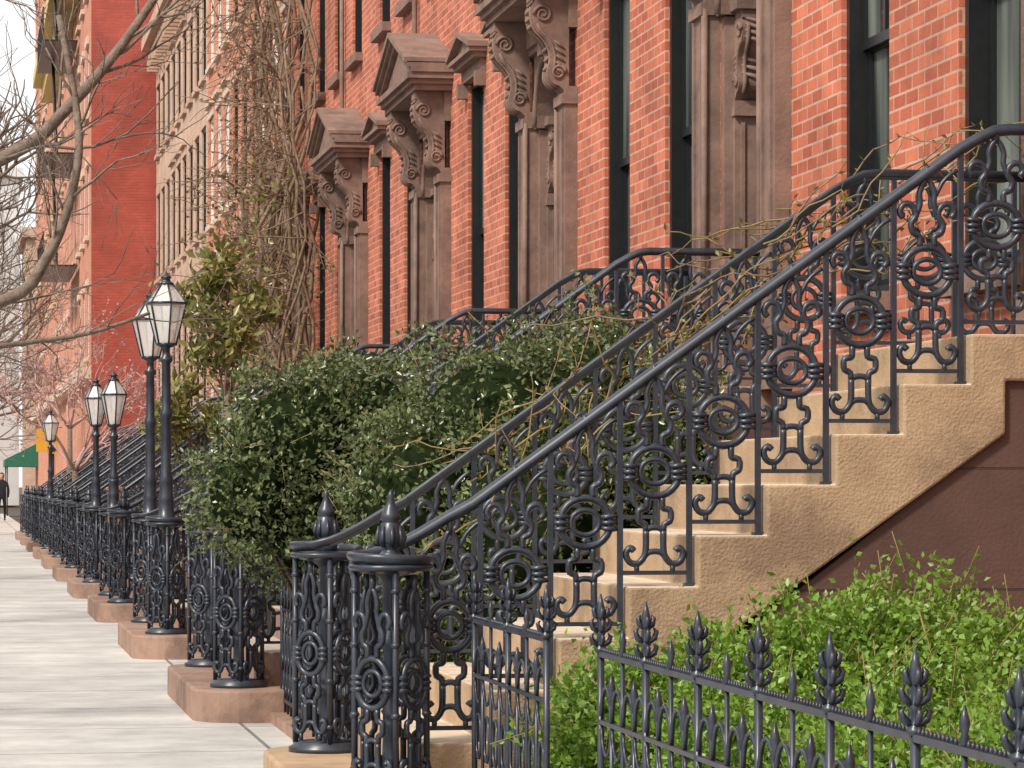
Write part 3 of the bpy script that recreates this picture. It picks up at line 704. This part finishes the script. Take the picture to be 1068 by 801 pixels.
ftree(2.1,60,21,1.6,1.0); ftree(2.4,72,23,2.6,1.4)
# wisteria vines climbing the facade
b=MB(); rg=random.Random(5); vp=[]
for k in range(30):
    y=rg.uniform(40.8,47.6); x=4.45+rg.uniform(-.25,.15); p=Vector((x,y,0)); pts=[p.copy()]; z=0
    H=rg.uniform(6,12); ph=rg.uniform(0,6)
    while z<H:
        z+=.35; pts.append(Vector((x+.15*math.sin(z*1.7+ph)+rg.gauss(0,.03),y+.30*math.sin(z*.9+ph*2)+rg.gauss(0,.05)+(z*.05 if k%2 else -z*.04),z)))
    r=rg.uniform(.016,.052); b.tube(pts,[r*(1-.6*i/len(pts)) for i in range(len(pts))],6,'vine_bark')
    for i in range(3,len(pts),1):
        if rg.random()<.66: grow(b,pts[i],(-.5+rg.gauss(0,.5),rg.gauss(0,.9),rg.gauss(-.1,.6)),.011,rg.uniform(.4,1.0),1,rg,'vine_bark',-.1,vp)
e=empty('wisteria_vine'); mkobj('stems',b,e)
rs=np.random.RandomState(6); VP=np.array([tuple(v) for v in vp]); E=VP[rs.choice(len(VP),2600)]
mkobj('dry_leaves',leafmesh('dry_leaves',E,rs.normal(size=E.shape),.09,.5,'leaf_dry',rs),e)
LO=VP[VP[:,2]<5.6]; E=LO[rs.choice(len(LO),1700)]+rs.normal(size=(1700,3))*.05
mkobj('green_leaves',leafmesh('green_leaves',E,rs.normal(size=E.shape),.10,.6,'leaf_magnolia',rs),e)
# magnolia
def magnolia(x,y,seed,z0,L,nl,dirs):
    b=MB(); rg=random.Random(seed); ends=[]
    b.tube([(x,y,0),(x+.02,y,z0*.6),(x-.03,y,z0+.5)],[.07,.055,.04],8,'bark')
    for k,dd in enumerate(dirs): grow(b,(x-.03,y,z0+k*.15),dd,.022,L,2,rg,'bark',.1,ends)
    e=empty('magnolia_tree'); mkobj('branches',b,e)
    E=np.array([tuple(v) for v in ends]); rs=np.random.RandomState(3); i_=rs.choice(len(E),nl); d_=rs.normal(size=(nl,3))
    mkobj('leaves',leafmesh('leaves',E[i_]+d_*.03,d_+np.array([0,0,.3]),.14,.45,'leaf_magnolia',rs),e)
magnolia(3.0,36,8,2.0,.60,1500,((-.4,0,1.2),(.35,.2,1.3),(0,-.4,1.4),(-.1,.4,1.0),(-.4,-.1,.9),(.1,.1,1.8)))
magnolia(2.7,37.5,9,1.3,.42,800,((-.5,0,.8),(.5,.2,.7),(0,-.4,.9),(-.1,.4,.6)))
# dry climber tangled along the far rail of the near stoop
b=MB(); rg=random.Random(15); bp_=[]
for k in range(95):
    x=rg.uniform(2.3,4.4); y=Y0+W+rg.uniform(-.05,.12); p=Vector((x,y,railz(x)-rg.uniform(0,.3))); sd=rg.choice((-1,1)); d=Vector((sd*.8,rg.gauss(0,.25),sd*.55+rg.uniform(-.1,.35)))
    pts=[p]
    for j in range(rg.randint(5,11)):
        d=(d+rv(rg)*.26).normalized(); p=p+d*.07
        if p.z>railz(min(p.x,4.3))+.18: d.z=-abs(d.z)*.5
        if p.z<railz(min(p.x,4.3))-.35: d.z=abs(d.z)
        pts.append(p.copy()); bp_.append(tuple(p))
    b.tube(pts,[.0048*(1-.6*i/len(pts)) for i in range(len(pts))],4,'green_twig' if k%3 else 'vine_bark')
e=empty('climbing_vine'); mkobj('stems',b,e)
rs=np.random.RandomState(4); E=np.array(bp_); E=E[rs.choice(len(E),650)]; mkobj('buds',leafmesh('buds',E,rs.normal(size=E.shape)+np.array([0,0,.6]),.034,.5,'leaf_bud',rs),e)
# ------------------------------------------------------------------ people far down the pavement
def person(x,y,coat,ph):
    e=empty('person',(x,y,0))
    J=[(0,0,.93),(0,0,1.12),(0,0,1.38),(0,0,1.50),(.0,0,1.60),(.09,0,.88),(.11,ph*.12,.48),(.11,ph*.02,.07),(-.09,0,.88),(-.11,-ph*.1,.48),(-.11,-ph*.24,.08),(.19,0,1.38),(.25,-ph*.06,1.10),(.24,-ph*.02+.04,.86),(-.19,0,1.38),(-.25,ph*.07,1.10),(-.24,ph*.12,.87),(.11,ph*.02-.13,.04),(-.11,-ph*.24-.12,.05)]
    E_=[(0,1),(1,2),(2,3),(3,4),(0,5),(5,6),(6,7),(0,8),(8,9),(9,10),(2,11),(11,12),(12,13),(2,14),(14,15),(15,16),(7,17),(10,18)]
    R_=[.15,.15,.16,.06,.055,.10,.07,.045,.10,.07,.045,.075,.055,.035,.075,.055,.035,.035,.035]
    me=bpy.data.meshes.new('body'); me.from_pydata(J,E_,[]); me.materials.append(M[coat]); o=mkobj('body',me,e)
    o.modifiers.new('s','SKIN')
    for i,r in enumerate(R_): me.skin_vertices[0].data[i].radius=(r,r*.8)
    me.skin_vertices[0].data[0].use_root=True
    o.modifiers.new('u','SUBSURF').levels=1
    b=MB(); b.lathe([(.03,-.13),(.06,-.10),(.078,-.03),(.085,.03),(.075,.09),(.04,.125),(.005,.135)],(0,0,1.63),10,'skin'); b.tube([(0,-.08,1.63),(0,-.105,1.61)],.014,5,'skin'); mkobj('head',b,e)
    b=MB(); b.lathe([(.07,-.10),(.092,-.03),(.098,.04),(.085,.10),(.045,.14),(.005,.15)],(0,.018,1.635),10,'hair'); mkobj('hair',b,e)
person(1.45,118,'coat_dark',1); person(1.05,121,'coat_dark',-1)

# ------------------------------------------------------------------ light, sky, camera
w=bpy.data.worlds.new("World"); S.world=w; w.use_nodes=True; nt=w.node_tree; bg=nt.nodes['Background']
sk=nt.nodes.new('ShaderNodeTexSky'); sk.sky_type='NISHITA'; sk.sun_disc=False
el,az=math.radians(46),math.radians(232)
sk.sun_elevation=el; sk.sun_rotation=az; sk.air_density=1.0; sk.dust_density=4; sk.ozone_density=1
# thin bright cloud veil over the clear sky
mx=nt.nodes.new('ShaderNodeMixRGB'); mx.inputs['Fac'].default_value=.80; mx.inputs['Color2'].default_value=(8.9,8.85,8.8,1)
nt.links.new(sk.outputs[0],mx.inputs['Color1']); nt.links.new(mx.outputs[0],bg.inputs['Color']); bg.inputs['Strength'].default_value=.15
sl=bpy.data.lights.new('sun','SUN'); sl.energy=3.9; sl.angle=math.radians(8); sl.color=(1,.93,.83)
so=bpy.data.objects.new('sun',sl); S.collection.objects.link(so)
dv=Vector((math.sin(az)*math.cos(el),math.cos(az)*math.cos(el),math.sin(el)))
so.rotation_euler=dv.to_track_quat('Z','Y').to_euler()
S.view_settings.view_transform='Standard'; S.view_settings.look='None'; S.view_settings.exposure=0
cd=bpy.data.cameras.new('camera'); co=bpy.data.objects.new('camera',cd); S.collection.objects.link(co); S.camera=co
cd.sensor_width=36; cd.lens=111.2; cd.shift_y=.0978; cd.clip_end=3000; cd.clip_start=.1
co.location=(0,0,1.35); co.rotation_euler=(math.radians(90),0,-math.atan(574/3300))
